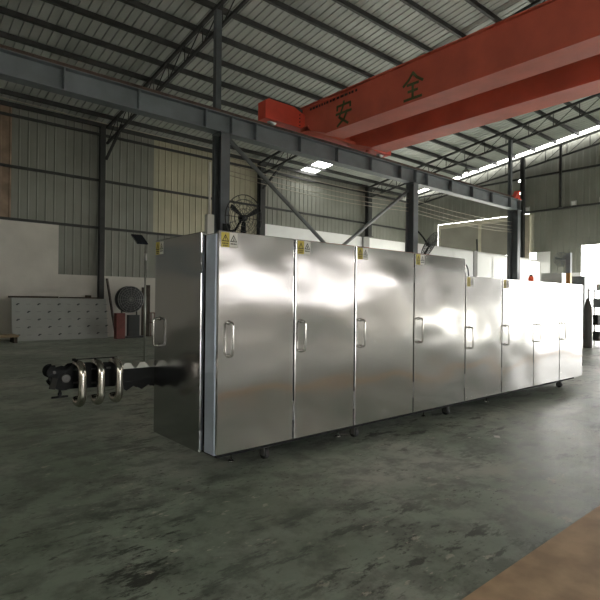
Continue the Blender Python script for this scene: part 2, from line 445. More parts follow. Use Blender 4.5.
# rear legs of the columns carry the roof
for xx, lb in zip(CX[:1]+CX[2:], ['slim grey post rising from above the first crane column to the roof truss', 'slim grey post rising past the end of the runway beam to the roof truss']):
    o = MB().box(xx-.08, xx+.08, RY+.20, RY+.34, 0, roof_h(RY)-.9).build('roof_post', M['column_steel']); tag(o, lb, 'post')
g = thing('runway_beam', 'long grey steel runway beam with stiffener plates carrying the red crane', 'beam', (0, RY, GB))
b = MB(); x0, x1 = -8.0, 22.5; h = GT-GB
b.box(x0, x1, -.15, .15, 0, .02); b.box(x0, x1, -.15, .15, h-.02, h); b.box(x0, x1, -.008, .008, .02, h-.02); b.build('i_beam', M['grey_steel'], g)
st = [2.99-1.53*k for k in range(1, 7)]+[2.99, 4.56, 6.25, 7.0, 7.75, 9.3, 10.78, 12.3, 13.82, 14.67, 15.35, 16.88, 18.4, 19.93, 21.5, 22.35]
for xx in st: MB().box(xx-.012, xx+.012, -.14, -.008, .02, h-.02).build('stiffener', M['grey_steel'], g)
rl = MB(); rl.box(x0, x1, -.035, .035, h, h+.02); rl.box(x0, x1, -.01, .01, h+.02, h+.09); rl.box(x0, x1, -.03, .03, h+.09, h+.12); rl.build('crane_rail', M['rail'], g)
es = MB(); es.box(22.1, 22.4, -.16, .16, h, h+.05); es.prism([(22.4, h+.05), (22.4, h+.42), (22.3, h+.42), (21.95, h+.05)], -.1, .1, 'xz')
es.build('end_stop', M['redbright'], g)
# second runway on the other side (carries the crane's other end)
g2 = thing('runway_beam', 'grey runway beam on the camera side of the hall holding the crane bridge', 'beam', (0, -9.0, GB))
b = MB(); b.box(-8, 26, -.15, .15, 0, .02); b.box(-8, 26, -.15, .15, h-.02, h); b.box(-8, 26, -.008, .008, .02, h-.02); b.build('i_beam', M['grey_steel'], g2)
MB().box(-8, 26, -.03, .03, h, h+.12).build('crane_rail', M['rail'], g2)
for k, xx in enumerate([-.7, 7.0, 14.67, 22.35]):
    hcol('crane_column', xx, -9.0, 0, GB-.001, 'grey steel column under the camera-side runway beam', 'column_steel', grp='camera side runway columns')

# X brace between first and second crane columns
def brace(p0, p1, lb):
    o = MB().tube([p0, p1], .055, M['brace'], 12).build('diagonal_brace'); return tag(o, lb, 'brace')
brace((CX[0]+.15, RY-.05, 5.62), (CX[1]-.15, RY-.05, .35), 'round grey diagonal brace falling rightwards from the top of the first crane column')
brace((CX[1]-.15, RY+.07, 5.45), (CX[0]+.15, RY+.07, .35), 'pale round diagonal brace falling leftwards from the top of the middle crane column')

# trusses
def truss(xt, lb, grp=None):
    r = thing('roof_truss', lb, 'truss', (xt, 0, 0), 0, grp)
    dp = .62; top = -.22
    for ya, yb in ((YL-.35, RIDGE_Y), (RIDGE_Y, YR+.1)):
        MB().bar((0, ya, roof_h(ya)+top), (0, yb, roof_h(yb)+top), .09, .09).build('top_chord', M['dark_steel'], r)
        MB().bar((0, ya, roof_h(ya)+top-dp), (0, yb, roof_h(yb)+top-dp), .08, .08).build('bottom_chord', M['dark_steel'], r)
        n = int(abs(ya-yb)/1.07); 
        for k in range(n):
            a = ya+(yb-ya)*k/n; c = ya+(yb-ya)*(k+1)/n; mpt = (a+c)/2
            MB().tube([(0, a, roof_h(a)+top-dp), (0, c, roof_h(c)+top)], .018, None, 6).build('web_diagonal', M['dark_steel'], r)
            MB().tube([(0, c, roof_h(c)+top-dp), (0, c, roof_h(c)+top)], .018, None, 6).build('web_post', M['dark_steel'], r)
    return r
truss(7.18, 'dark steel roof truss nearest the camera, above the first wall column')
truss(14.67, 'dark steel roof truss crossing above the middle crane column')
truss(22.6, 'dark steel roof truss with thin webs in front of the bright roof slot')
truss(26.75, 'farthest dark roof truss, against the far end wall')
for xx, lb in ((7.18, 'dark slanting knee brace from the wall column beside the leaning sheet up to the truss'), (14.9, 'dark slanting knee brace from the wall column behind the first big fan to the truss')):
    o = MB().bar((xx, YL-.27, 7.1), (xx, YL-1.9, 8.05), .08, .08).build('knee_brace', M['dark_steel']); tag(o, lb, 'brace')

# partition
o = MB().strip([(15.6, 12.0, 0), (XE-.06, 12.0, 0)], [(15.6, 12.0, 3.82), (XE-.06, 12.0, 3.82)]).build('partition_wall', M['milky'])
struct(o); o.name = 'wall_partition'
b = MB()
for q in range(8): xx = 15.6+q*1.62; b.box(xx, xx+.05, 12.01, 12.06, 0, 3.8)
b.box(15.6, XE-.06, 12.005, 12.06, 3.76, 3.83); b.box(15.6, XE-.06, 12.005, 12.06, 0, .06)
b.build('partition_frame', M['palegrey'], o)
struct(MB().box(20.35, 20.62, 11.94, 12.0, 0, 3.84).build('wall_partition', M['pilaster']))

# wires under the girder and along the left wall
for k, z in enumerate((5.22, 5.04, 4.88, 4.76)):
    pts = [(7.0+15.3*t/10, 11.15+.0*k, z-.12*math.sin(PI*((t/10*2) % 1))) for t in range(11)]
    pos = ['topmost of four thin pale wires strung between the crane columns', 'second from the top of four thin wires strung between the crane columns',
           'third from the top of four thin wires strung between the crane columns', 'lowest of four thin wires strung between the crane columns'][k]
    tag(MB().tube(pts, .010, None, 6).build('wire', M['wire']), pos, 'wire')
tag(MB().tube([(XB, YL-.5, 8.52), (3, YL-.5, 8.5), (7, YL-.5, 8.42), (7.4, YL-.5, 8.42), (14.7, YL-.5, 8.42)], .018, None, 6).build('conduit_pipe', M['wire']),
    'thin pale conduit running under the eave of the left ribbed wall', 'conduit')

# ------------------------------------------------------------------ overhead crane
cr = thing('overhead_crane', 'big red double-girder overhead crane with green-black characters on its near girder', 'crane', (9.35, RY, GT+.12))
ox, oy, oz = 9.35, RY, GT+.12
def girder(xa, xb, text=False):
    zb, zt = 6.08-oz, 6.98-oz; wx = (xb-xa)
    yN, yF = -9.2-oy, 9.95-oy
    b = MB(); x0 = xa-ox; x1 = xb-ox
    # box girder: profile in yz, tapering up towards the carriages
    prof = [(yN, .18), (yN+.7, zb), (yF, zb), (yF+.75, .02), (yF+.98, .02), (yF+.98, zt), (yN, zt)]
    b.prism(prof, x0+.04, x1-.04, 'yz')
    b.box(x0-.04, x1+.04, yN, yF+.98, zt, zt+.03)
    b.box(x0, x1, yN+.7, yF, zb-.025, zb)
    return b.build('bridge_girder', M['red'], cr)
gn = girder(9.35, 10.05); gf = girder(11.2, 11.92)
AN = [[(.5, 1.0), (.5, .9)], [(.08, .70), (.08, .86), (.92, .86), (.92, .70)], [(.45, .78), (.22, .36), (.78, .0)], [(.74, .56), (.52, .22), (.1, .0)], [(.02, .52), (.98, .52)]]
QU = [[(.5, 1.0), (.3, .78), (.03, .6)], [(.5, 1.0), (.7, .78), (.97, .6)], [(.24, .58), (.76, .58)], [(.28, .32), (.72, .32)], [(.08, .03), (.92, .03)], [(.5, .58), (.5, .03)]]
for strokes, yc in ((AN, 9.28), (QU, 7.08)):
    b = MB(); s_ = .60; w_ = .56
    for k, st_ in enumerate(strokes):
        for p, q in zip(st_, st_[1:]):
            P = lambda a: Vector((9.384-ox-.001*k, yc-(a[0]-.5)*w_-oy, 6.14+a[1]*s_-oz))
            a, c = P(p), P(q); dd = (c-a).normalized()*.02
            b.bar(a-dd, c+dd, .004, .062, None, up=(0, dd.z, -dd.y))
    o = b.build('painted_character', M['glyph'], gn)
b = MB()
yq = 10.6
while yq > 8.8:
    w = random.uniform(.05, .12); b.box(9.378-ox, 9.386-ox, yq-w-oy, yq-oy, 6.86-oz, 6.92-oz); yq -= w+random.uniform(.03, .07)
b.build('faded_lettering', M['ink'], gn)
for yc, far in ((RY, False), (-9.0, True)):
    b = MB(); y_ = yc-oy
    prof = [(8.0, .08), (8.0, .55), (8.12, .62), (9.0, .62), (9.32, .50), (12.0, .50), (12.3, .62), (13.1, .62), (13.22, .55), (13.22, .08)]
    b.prism([(a-ox, z) for a, z in prof], y_-.17, y_+.17, 'xz')
    ca = b.build('end_carriage', M['redbright'], cr, .01)
    for wx in (8.35, 12.85):
        MB().lathe([(.02, -.05), (.14, -.05), (.14, -.03), (.115, -.028), (.115, .028), (.14, .03), (.14, .05), (.02, .05)], (wx-ox, y_, .117), 'y', 20).build('wheel', M['castmetal'], ca)
    if not far:
        for z in (.14, .24, .34, .44): MB().lathe([(.018, -.02), (.018, 0)], (9.2-ox, y_-.17, z), 'y', 8, M['dark_steel']).build('bolt', None, ca)
b = MB(); b.box(9.3-ox, 12.1-ox, -.4, -.26, -.02, .06); b.box(9.3-ox, 9.36-ox, -.4, -.1, -.02, .12); b.box(12.04-ox, 12.1-ox, -.4, -.1, -.02, .12)
b.build('lower_tie_bar', M['red'], cr)

# ------------------------------------------------------------------ the long stainless machine
FY = 3.67        # door faces
Mx = thing('cabinet_machine', 'long brushed stainless steel cabinet machine with eight front doors on castors', 'machine', (2.24, 3.71, 0))
ox, oy, oz = 2.24, 3.71, 0
def loc(mb, name, m, parent=None, bevel=0, seg=2):
    bmesh.ops.translate(mb.bm, verts=mb.bm.verts, vec=(-ox, -oy, 0)); return mb.build(name, m, parent or Mx, bevel, None, seg)
XT = 6.06; XL = 10.02; YBK = 5.35
b = MB(); b.prism([(2.26, 3.715), (XT, 3.715), (XT, YBK), (3.15, YBK), (3.15, 4.79), (2.26, 4.79)], .21, 2.085, 'xy'); loc(b, 'tall_cabinet', M['steel'], None, .008)
loc(MB().box(XT+.005, XL, 3.715, YBK, .21, 1.855), 'low_cabinet', M['steel'], None, .008)
b = MB(); b.prism([(2.32, 3.80), (XL-.05, 3.80), (XL-.05, YBK-.06), (3.2, YBK-.06), (3.2, 4.72), (2.32, 4.72)], .13, .21, 'xy'); loc(b, 'base_frame', M['black'])
loc(MB().box(2.235, 2.30, 3.71, 3.872, .185, 2.07), 'corner_post', M['post'], None, .006)
seams = [2.24, 3.085, 3.92, 4.94, 6.06, 7.04, 8.05, 9.02, 10.02]

def handle_pts(zc, hh=.15, out=.055):
    pts = []
    for k in range(7):
        a = PI/2*k/6; pts.append((-(out-.03)-.03*math.sin(a) if k else 0, zc-hh+.03-.03*math.cos(a)))
    return pts
def handle(parent, fx, z0, z1, horiz):
    """D handle; fx(depth) -> (x, y); depth grows away from the door"""
    b = MB(); out = .062; r = .011; R = .028; pts = []
    pts.append((0, z0+r))
    for k in range(6):
        a = PI/2*k/5; pts.append((out-R+R*math.sin(a), z0+r+R-R*math.cos(a)))
    for k in range(6):
        a = PI/2*k/5; pts.append((out-R+R*math.cos(a), z1-r-R+R*math.sin(a)))
    pts.append((0, z1-r))
    b.tube([(*fx(d), z) for d, z in pts], r, M['chrome'], 10)
    for z in (z0+r, z1-r):
        x_, y_ = fx(0)
        b.lathe([(.02, 0), (.02, -.006), (.016, -.014)] if horiz == 'y' else [(.02, 0), (.02, -.006), (.016, -.014)], (x_, y_, z), horiz, 16, M['chrome'])
    return loc(b, 'handle', None, parent)
def warning(parent, kx, yellow_left=True, s=1.0, ztop=2.05, face='front', x0=0):
    """pair of stickers; kx(u, depth) -> (x, y)"""
    for n_, (mm, u0) in enumerate(((M['yellow'], 0), (M['label'], .082))):
        b = MB()
        def quad(u0_, u1_, z0_, z1_, d0, m_):
            i = b.mi(m_); a0, a1 = kx(u0_, d0), kx(u1_, d0); c0, c1 = kx(u0_, 0), kx(u1_, 0)
            V = [b.bm.verts.new(p) for p in ((*a0, z0_), (*a1, z0_), (*a1, z1_), (*a0, z1_), (*c0, z0_), (*c1, z0_), (*c1, z1_), (*c0, z1_))]
            for q in ((0, 1, 2, 3), (4, 7, 6, 5), (0, 4, 5, 1), (1, 5, 6, 2), (2, 6, 7, 3), (3, 7, 4, 0)): b._f([V[k] for k in q], i)
        def tri(pts, d0, m_):
            i = b.mi(m_); V = [b.bm.verts.new((*kx(u, d0), z)) for u, z in pts]; b._f(V, i)
        quad(u0, u0+.08, ztop-.125, ztop, .0015, mm)
        c = u0+.04; zt = ztop-.015; zb = ztop-.078
        tri([(c-.036, zb), (c+.036, zb), (c, zt)], .0022, M['ink'])
        tri([(c-.024, zb+.008), (c+.024, zb+.008), (c, zt-.016)], .0028, M['yellow'] if n_ == 0 else M['label'])
        if n_ == 0:
            quad(c-.003, c+.003, zb+.020, zb+.038, .0034, M['ink']); quad(c-.003, c+.003, zb+.011, zb+.016, .0034, M['ink'])
        else:
            quad(c-.012, c+.010, zb+.012, zb+.016, .0034, M['ink']); quad(c-.003, c+.006, zb+.016, zb+.032, .0034, M['ink'])
        for q in range(4):
            quad(c-.03+q*.016, c-.03+q*.016+.011, ztop-.100, ztop-.088, .0022, M['ink'])
        if n_ == 0:
            for q in range(3): quad(c-.022+q*.016, c-.022+q*.016+.011, ztop-.118, ztop-.107, .0022, M['ink'])
        o = loc(b, 'warning_label', None, parent); o['label'] = 'yellow warning sticker' if n_ == 0 else 'pale warning sticker with black triangle'
for k in range(8):
    a, c = seams[k]+.004, seams[k+1]-.019
    zt = 2.095 if k < 4 else 1.865; z0 = .198
    dr = loc(MB().box(a, c, FY, FY+.04, z0, zt), 'door', M['steel'], None, .005, 2)
    hz = (1.02, 1.325) if k < 4 else (.89, 1.19)
    hx = a+.105 if k == 0 else a+.075
    handle(dr, lambda d, hx=hx: (hx, FY-d), hz[0], hz[1], 'y')
    for zh in (1.74, .38) if k < 4 else (1.5, .38):
        loc(MB().lathe([(.007, 0), (.007, .18)], (c+.006, FY+.002, zh), 'z', 10, M['castmetal']), 'hinge', None, dr)
    if k < 6:
        warning(dr, lambda u, d, a=a: (a+.02+u, FY-d), ztop=zt-.012)
    if k:
        loc(MB().box(seams[k]-.0185, seams[k]+.0035, FY+.010, FY+.045, z0+.01, zt-.01), 'door_gasket', M['darkgap'], dr)  # dark strip painting in the shade of the gap between doors
# end door (faces the left end)
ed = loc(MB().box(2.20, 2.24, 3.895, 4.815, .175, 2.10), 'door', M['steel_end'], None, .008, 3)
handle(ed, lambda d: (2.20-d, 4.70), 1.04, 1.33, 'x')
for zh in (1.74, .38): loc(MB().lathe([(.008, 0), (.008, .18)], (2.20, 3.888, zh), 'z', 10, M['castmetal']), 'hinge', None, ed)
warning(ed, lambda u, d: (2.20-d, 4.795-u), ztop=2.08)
# castors
def castor(x_, y_, big=True):
    b = MB(); b.box(x_-.045, x_+.045, y_-.045, y_+.045, .118, .13); b.box(x_-.028, x_-.022, y_-.03, y_+.03, .035, .118); b.box(x_+.022, x_+.028, y_-.03, y_+.03, .035, .118)
    f = loc(b, 'castor', M['castmetal'])
    loc(MB().lathe([(.012, -.02), (.05, -.02), (.052, -.012), (.052, .012), (.05, .02), (.012, .02)], (x_, y_, .053), 'x', 20, M['rubber']), 'wheel', None, f)
for x_ in (2.89, 4.13, 5.92, 9.5):
    for y_ in (3.87, 5.15):
        if x_ > 3.2 or y_ < 4.5: castor(x_, y_)
for x_ in (2.6, 4.0, 5.6, 7.2):
    b = MB(); b.lathe([(.008, .02), (.008, .13)], (x_, 4.0, 0), 'z', 10, M['chrome']); b.lathe([(.032, 0), (.032, .01), (.012, .022)], (x_, 4.0, 0), 'z', 16, M['chrome'])
    loc(b, 'levelling_foot', None)
# beacon
b = MB(); b.lathe([(.032, 1.855), (.032, 1.885), (.028, 1.89)], (8.75, 4.05, 0), 'z', 18, M['orange']); bc = loc(b, 'beacon', None)
loc(MB().lathe([(.045, 1.89), (.047, 1.94), (.042, 1.965), (.024, 1.985), (.004, 1.99)], (8.75, 4.05, 0), 'z', 20, M['beacon']), 'lamp_dome', None, bc)
loc(MB().lathe([(.024, 1.97), (.026, 2.0), (.015, 2.012)], (8.75, 4.05, 0), 'z', 12, M['black']), 'dome_cap', None, bc)
# whip cable on the low cabinet
loc(MB().tube([(6.68, 4.0, 1.85), (6.66, 4.0, 1.93), (6.65, 4.0, 2.0), (6.60, 4.0, 2.06)], .009, M['cable'], 6), 'cable_stub', None)

# chain conveyor arm out of the left end
cv = bpy.data.objects.new('conveyor_arm', None)
b = MB(); Y0, Y1 = 4.86, 5.00
b.box(1.86, 3.14, Y0, Y0+.02, .655, .825); b.box(1.86, 3.14, Y1-.02, Y1, .655, .825); b.box(1.80, 3.14, Y0+.02, Y1-.02, .67, .80)
# toothed lower run
poly = []; xx = 1.86
top = []
while xx < 3.10: top += [(xx, .657), (xx+.0775, .610)]; xx += .155
poly = [(1.86, .70)]+top+[(3.14, .655), (3.14, .70)]
b.prism(poly, Y0-.004, Y0+.016, 'xz'); b.prism(poly, Y1-.016, Y1+.004, 'xz')
arm = loc(b, 'conveyor_arm', M['black'])
# wavy plate run on top
p1 = []; p2 = []
xx = 1.87
while xx < 3.12:
    for dx, dz in ((0, 0), (.012, .006), (.045, .05), (.10, .05), (.135, .006)):
        if xx+dx < 3.14: p1.append((xx+dx, .83+dz))
    xx += .155
poly = [(p1[0][0], .826)]+p1+[(p1[-1][0], .826)]
b = MB(); b.prism(poly, Y0-.01, Y1+.01, 'xz'); loc(b, 'wavy_plate_chain', M['plate'], arm)
# sprocket head: dog-bone side plates
def dog(y0_, y1_, b):
    pts = []
    cx, cz, r = 1.275, .845, .062
    for k in range(10): a = PI*.45+PI*1.05*k/9; pts.append((cx+r*math.cos(a), cz+r*math.sin(a)))
    cx2, cz2, r2 = 1.36, .80, .125
    for k in range(8): a = PI*1.12+PI*.5*k/7; pts.append((cx2+r2*math.cos(a), cz2+r2*math.sin(a)))
    pts += [(1.82, .668), (1.82, .885), (1.50, .905), (1.43, .90), (1.385, .865), (1.33, .862), (1.29, .885)]
    b.prism(pts, y0_, y1_, 'xz')
b = MB(); dog(Y0-.005, Y0+.015, b); dog(Y1-.015, Y1+.005, b); loc(b, 'side_plate', M['black'], arm)
b = MB(); b.lathe([(.10, Y0+.05), (.10, Y1-.05)], (1.36, 0, .79), 'y', 12, M['black']); loc(b, 'drive_drum', None, arm)
b = MB(); b.lathe([(.034, Y0-.035), (.04, Y0-.03), (.04, Y0-.004)], (1.37, 0, .785), 'y', 20, M['dullsteel']); b.lathe([(.016, Y0-.045), (.016, Y0-.03)], (1.37, 0, .785), 'y', 12, M['dullsteel']); loc(b, 'bearing_boss', None, arm)
b = MB(); b.lathe([(.014, Y0-.02), (.014, Y0-.004)], (1.275, 0, .845), 'y', 12, M['dullsteel']); loc(b, 'bolt', None, arm)
for bx, bz in ((1.46, .855), (1.46, .735), (1.62, .85), (1.62, .72), (1.76, .85)):
    b = MB(); b.box(bx-.02, bx+.02, Y0-.012, Y0-.004, bz-.008, bz+.008); loc(b, 'bolt', M['dullsteel'], arm)
b = MB(); R_ = Matrix.Translation((1.262, Y0-.04, .750)) @ Matrix.Rotation(.25, 4, 'Y') @ Matrix.Rotation(.5, 4, 'Z'); b.box(-.032, .032, -.004, .004, -.05, .05, None, R_); b.bar((1.24, Y0-.045, .78), (1.24, Y0+.02, .80), .015, .015); loc(b, 'guard_flap', M['dullsteel'], arm)
b = MB(); b.tube([(1.34, Y0+.05, .68), (1.34, Y0+.05, .615)], .012, M['black'], 8); b.tube([(1.27, Y0+.05, .61), (1.41, Y0+.05, .61)], .010, M['black'], 8); b.lathe([(.018, .625), (.018, .65)], (1.34, Y0+.05, 0), 'z', 10, M['black']); loc(b, 'tee_handle', None, arm)
b = MB(); b.tube([(1.45, Y0+.02, .90), (1.45, Y0+.02, .945), (1.85, Y0+.02, .945), (1.85, Y0+.02, .87)], .005, M['black'], 6); b.lathe([(.016, .935), (.016, .955)], (1.45, Y0+.02, 0), 'z', 10, M['black']); loc(b, 'guide_rod', None, arm)
for xr in (1.475, 1.64, 1.81):
    pts = []; yn, ztp, zbt, R = 4.71, .905, .555, .09
    pts.append((xr, 4.90, ztp))
    for k in range(9): a = PI/2*k/8; pts.append((xr, yn+R-R*math.sin(a), ztp-R+R*math.cos(a)))
    for k in range(9): a = PI/2*k/8; pts.append((xr, yn+R-R*math.cos(a), zbt+R-R*math.sin(a)))
    for k in range(1, 5): a = PI/2*k/6; pts.append((xr, yn+R+.03+.07*math.sin(a), zbt+.07-.07*math.cos(a)))
    loc(MB().tube(pts, .036, M['tube'], 18), 'bent_tube', None)

# ------------------------------------------------------------------ fans
def cage(mb, c, R, dep, axis_dir, m, rings=5, spokes=16):
    """wire cage; axis_dir is the direction it blows"""
    z = Vector(axis_dir).normalized(); x = z.cross(Vector((0, 0, 1))).normalized(); y = x.cross(z)
    c = Vector(c)
    def P(r, a, h): return c+x*(r*math.cos(a))+y*(r*math.sin(a))+z*h
    def prof(t): return dep*math.cos(t*PI/2)   # dome
    for sgn in (1, -1):
        for k in range(1, rings+1):
            t = k/rings; mb.tube([P(R*t, 2*PI*q/28, sgn*prof(t)*.6) for q in range(28)], .006 if k < rings else .012, m, 5, closed=True)
        for q in range(spokes):
            a = 2*PI*q/spokes; mb.tube([P(R*t/4, a, sgn*prof(t/4)*.6) for t in range(0, 5)], .005, m, 4)
def blades(mb, c, R, axis_dir, m, a0=0, n=3):
    z = Vector(axis_dir).normalized(); x = z.cross(Vector((0, 0, 1))).normalized(); y = x.cross(z); c = Vector(c)
    for k in range(n):
        a = a0+2*PI*k/n; u = x*math.cos(a)+y*math.sin(a); v = z.cross(u)
        i = mb.mi(m); pr = []
        for (rr, w, tw) in ((.08, .045, .5), (.45, .10, .4), (.8, .12, .3), (.95, .07, .25)):
            e = (v*math.cos(tw)+z*math.sin(tw))*w*R*1.2
            pr.append((c+u*rr*R-e, c+u*rr*R+e))
        for (p, q), (r, s) in zip(pr, pr[1:]):
            off = z*.004
            V = [mb.bm.verts.new(t) for t in (p+off, q+off, s+off, r+off, p-off, q-off, s-off, r-off)]
            for fq in ((0, 1, 2, 3), (7, 6, 5, 4), (0, 4, 5, 1), (1, 5, 6, 2), (2, 6, 7, 3), (3, 7, 4, 0)): mb._f([V[w_] for w_ in fq], i)
    # hub
    mb.tube([c-z*.12, c+z*.05], R*.15, m, 14)
def fan(c, R, dirv, lb, a0, cagem='dark_steel'):
    r = thing('industrial_fan', lb, 'fan', c)
    b = MB(); cage(b, (0, 0, 0), R, .16, dirv, M[cagem]); b.build('fan_cage', None, r)
    b = MB(); blades(b, (0, 0, 0), R*.92, dirv, M['black'], a0); b.build('fan_blades', None, r)
    return r
f1 = fan((7.03, 10.35, 3.55), .56, (.05, -1, -.1), 'big black wire-caged fan mounted beside the first crane column', PI/6)
b = MB(); b.tube([(-.02, .05, 0), (-.1, .25, -.3), (-.2, .47, -.3)], .03, M['black'], 8); b.box(-.32, -.10, .455, .475, -.45, -.12, M['black']); b.build('wall_bracket', None, f1)
f2 = fan((15.1, 10.6, 3.55), .50, (.3, -1, -.6), 'black wire-caged fan mounted beside the middle crane column, mostly hidden by the cabinets', PI/6)
b = MB(); b.tube([(-.02, .05, 0), (-.1, .2, .28), (-.28, .3, .5)], .03, M['black'], 8); b.build('wall_bracket', None, f2)
# distant fan on pole
pf = thing('pole_fan', 'small grey fan on a tall grey and orange pole near the bright end doorway', 'fan', (21.2, 8.30, 0))
MB().box(-.08, .08, -.08, .08, 0, 2.75).build('orange_post', M['orange'], pf)
MB().box(-.08, .08, -.08, .08, 2.75, 3.55).build('grey_post', M['midgrey'], pf)
b = MB(); cage(b, (-.15, .24, 3.3), .28, .12, (-.8, -.6, 0), M['midgrey'], 5, 12); b.build('fan_cage', None, pf)
b = MB(); blades(b, (-.15, .24, 3.3), .26, (-.8, -.6, 0), M['midgrey'], .3); b.tube([(-.12, .2, 3.3), (0, .05, 3.3)], .04, M['midgrey'], 8); b.build('fan_blades', None, pf)
# drum fan by left wall
df = thing('drum_fan', 'large dark round floor fan standing against the left white wall', 'fan', (7.95, 19.75, 0))
b = MB(); b.lathe([(.50, -.16), (.53, -.15), (.53, .15), (.50, .16)], (0, 0, 1.52), 'y', 32, M['darkblue']); b.build('drum_shell', None, df)
b = MB(); cage(b, (0, -.17, 1.52), .52, .06, (0, -1, 0), M['castmetal'], 6, 16); b.build('fan_cage', None, df)
b = MB(); b.tube([(-.35, 0, .06), (-.30, 0, 1.1)], .03, M['darkblue'], 8); b.tube([(.35, 0, .06), (.30, 0, 1.1)], .03, M['darkblue'], 8); b.box(-.36, .56, -.3, .12, 0, .06, M['darkblue']); b.box(-.05, .4, -.1, .1, .06, .9, M['darkblue']); b.build('fan_stand', None, df)

# ------------------------------------------------------------------ things along the left wall
o = MB().box(7.22, 7.56, 19.15, 19.42, 0, .99).build('red_metal_box', M['redbox'], None, .01); tag(o, 'dull red metal box standing in front of the dark round floor fan', 'box')
o = MB().bar((7.32, 20.48, 2.35), (7.50, 19.95, .04), .07, .06).build('leaning_bar', M['darkwood']); tag(o, 'dark bar leaning on the left wall between column and floor fan', 'bar')
for k, (x_, h_) in enumerate(((8.56, 2.02), (8.76, 2.12))):
    o = MB().box(x_, x_+.13, 19.9, 20.0, 0, h_).build('upright_board', M['darkwood'])
    tag(o, ['left and shorter of two dark upright boards beside the round floor fan', 'right and taller of two dark upright boards beside the round floor fan'][k], 'board')
r = thing('rusty_trolley', 'small rust-brown metal frame by the left wall, just left of the end door handle', 'frame', (9.25, 19.8, 0))
b = MB()
for sx in (-.28, .28):
    for sy in (-.18, .18): b.box(sx-.02, sx+.02, sy-.02, sy+.02, 0, .95)
b.build('frame_legs', M['brown'], r); MB().box(-.31, .31, -.21, .21, .55, .60).build('shelf', M['brown'], r); MB().box(-.31, .31, -.21, .21, .95, .99).build('top_shelf', M['brown'], r)
# film-covered steel sheet
S0, S1 = 3.88, 7.2
sh = thing('steel_sheet', 'large metal sheet in logo-printed protective film leaning on the left white wall', 'sheet', (S0, 20.0, 0))
lean = .16; W_ = S1-S0; H_ = 1.55
Rm = Matrix.Rotation(-lean, 4, 'X')
b = MB(); b.box(0, W_, 0, .035, 0, H_, M['film'], Rm)
row = 0
for r_ in range(5):
    z = .20+r_*.28
    for c_ in range(10):
        x_ = .12+c_*.345
        if (c_+r_) % 2 == 0:
            b.box(x_+.05, x_+.13, -.003, 0, z, z+.035, M['filmprint'], Rm); b.box(x_+.02, x_+.08, -.003, 0, z-.03, z+.008, M['filmprint'], Rm)
        else: b.box(x_, x_+.14, -.003, 0, z, z+.014, M['filmprint2'], Rm)
o = b.build('film_face', None, sh)
def zt_(z): return Rm @ Vector((0, 0, z))
for k, (a, c, lb) in enumerate(((-.08, 1.55, 'dark rough board lying along the left half of the printed sheet\'s top edge'), (1.62, 3.16, 'dark thin board lying along the right half of the printed sheet\'s top edge'))):
    p = zt_(H_)
    b = MB(); b.box(S0+a, S0+c, 20.0+p.y-.05, 20.0+p.y+.13, p.z+.01, p.z+.07-.02*k)
    if k: b.box(S0+2.55, S0+2.75, 20.0+p.y-.02, 20.0+p.y+.1, p.z+.03, p.z+.13)
    tag(b.build('rough_board', M['darkwood'], None, .006), lb, 'board')
pb = thing('wooden_pallet', 'low tan wooden pallet at the far left edge by the white wall', 'pallet', (3.35, 19.6, 0))
MB().box(-.9, .55, -.5, .3, .20, .27).build('deck_board', M['wood'], pb)
b = MB()
for x_ in (-.85, -.2, .42): b.box(x_, x_+.1, -.45, .25, 0, .20)
b.build('bearer', M['darkwood'], pb)

# solar lamp on a pole
sl = thing('solar_lamp', 'slim pole lamp with a small tilted dark solar panel, behind the conveyor arm', 'lamp', (3.72, 8.54, 0))
b = MB(); b.tube([(0, 0, .03), (0, 0, 2.46)], .017, M['pole'], 10); b.build('pole', None, sl)
MB().lathe([(.16, 0), (.16, .02), (.04, .04), (.02, .08)], (0, 0, 0), 'z', 24).build('base_plate', M['pole'], sl)
b = MB(); Rv = Vector((.759, -.651, 0)); Tv = Vector((-.651, -.759, 0)); Zv = Vector((0, 0, 1))
av = (Rv*.17-Zv*.17+Tv*.20).normalized(); bv = (Rv*.18-Tv*.153).normalized(); nv = av.cross(bv); pc = Vector((0, 0, 2.57))-Rv*.11
R_ = Matrix(((av.x, bv.x, nv.x, pc.x), (av.y, bv.y, nv.y, pc.y), (av.z, bv.z, nv.z, pc.z), (0, 0, 0, 1))); b.box(-.16, .16, -.10, .10, -.012, .012, None, R_)
b.build('solar_panel', M['solar'], sl)
b = MB(); b.lathe([(.024, 2.2), (.024, 2.32)], (0, 0, 0), 'z', 12); b.build('clamp', M['palegrey'], sl)

# junction box + conduit beside first crane column
jb = thing('junction_box', 'tall beige electrical box with a pale conduit pipe left of the first crane column', 'electrical box', (6.32, 10.80, 2.6))
MB().box(-.095, .095, -.07, .07, 0, 1.0).build('box_body', M['conduit'], jb, .01)
MB().tube([(0, 0, 1.0), (0, 0, 2.28)], .028, None, 10).build('conduit', M['conduit'], jb)
MB().box(-.02, .5, .06, .10, .4, .46).build('mounting_strap', M['column_steel'], jb)

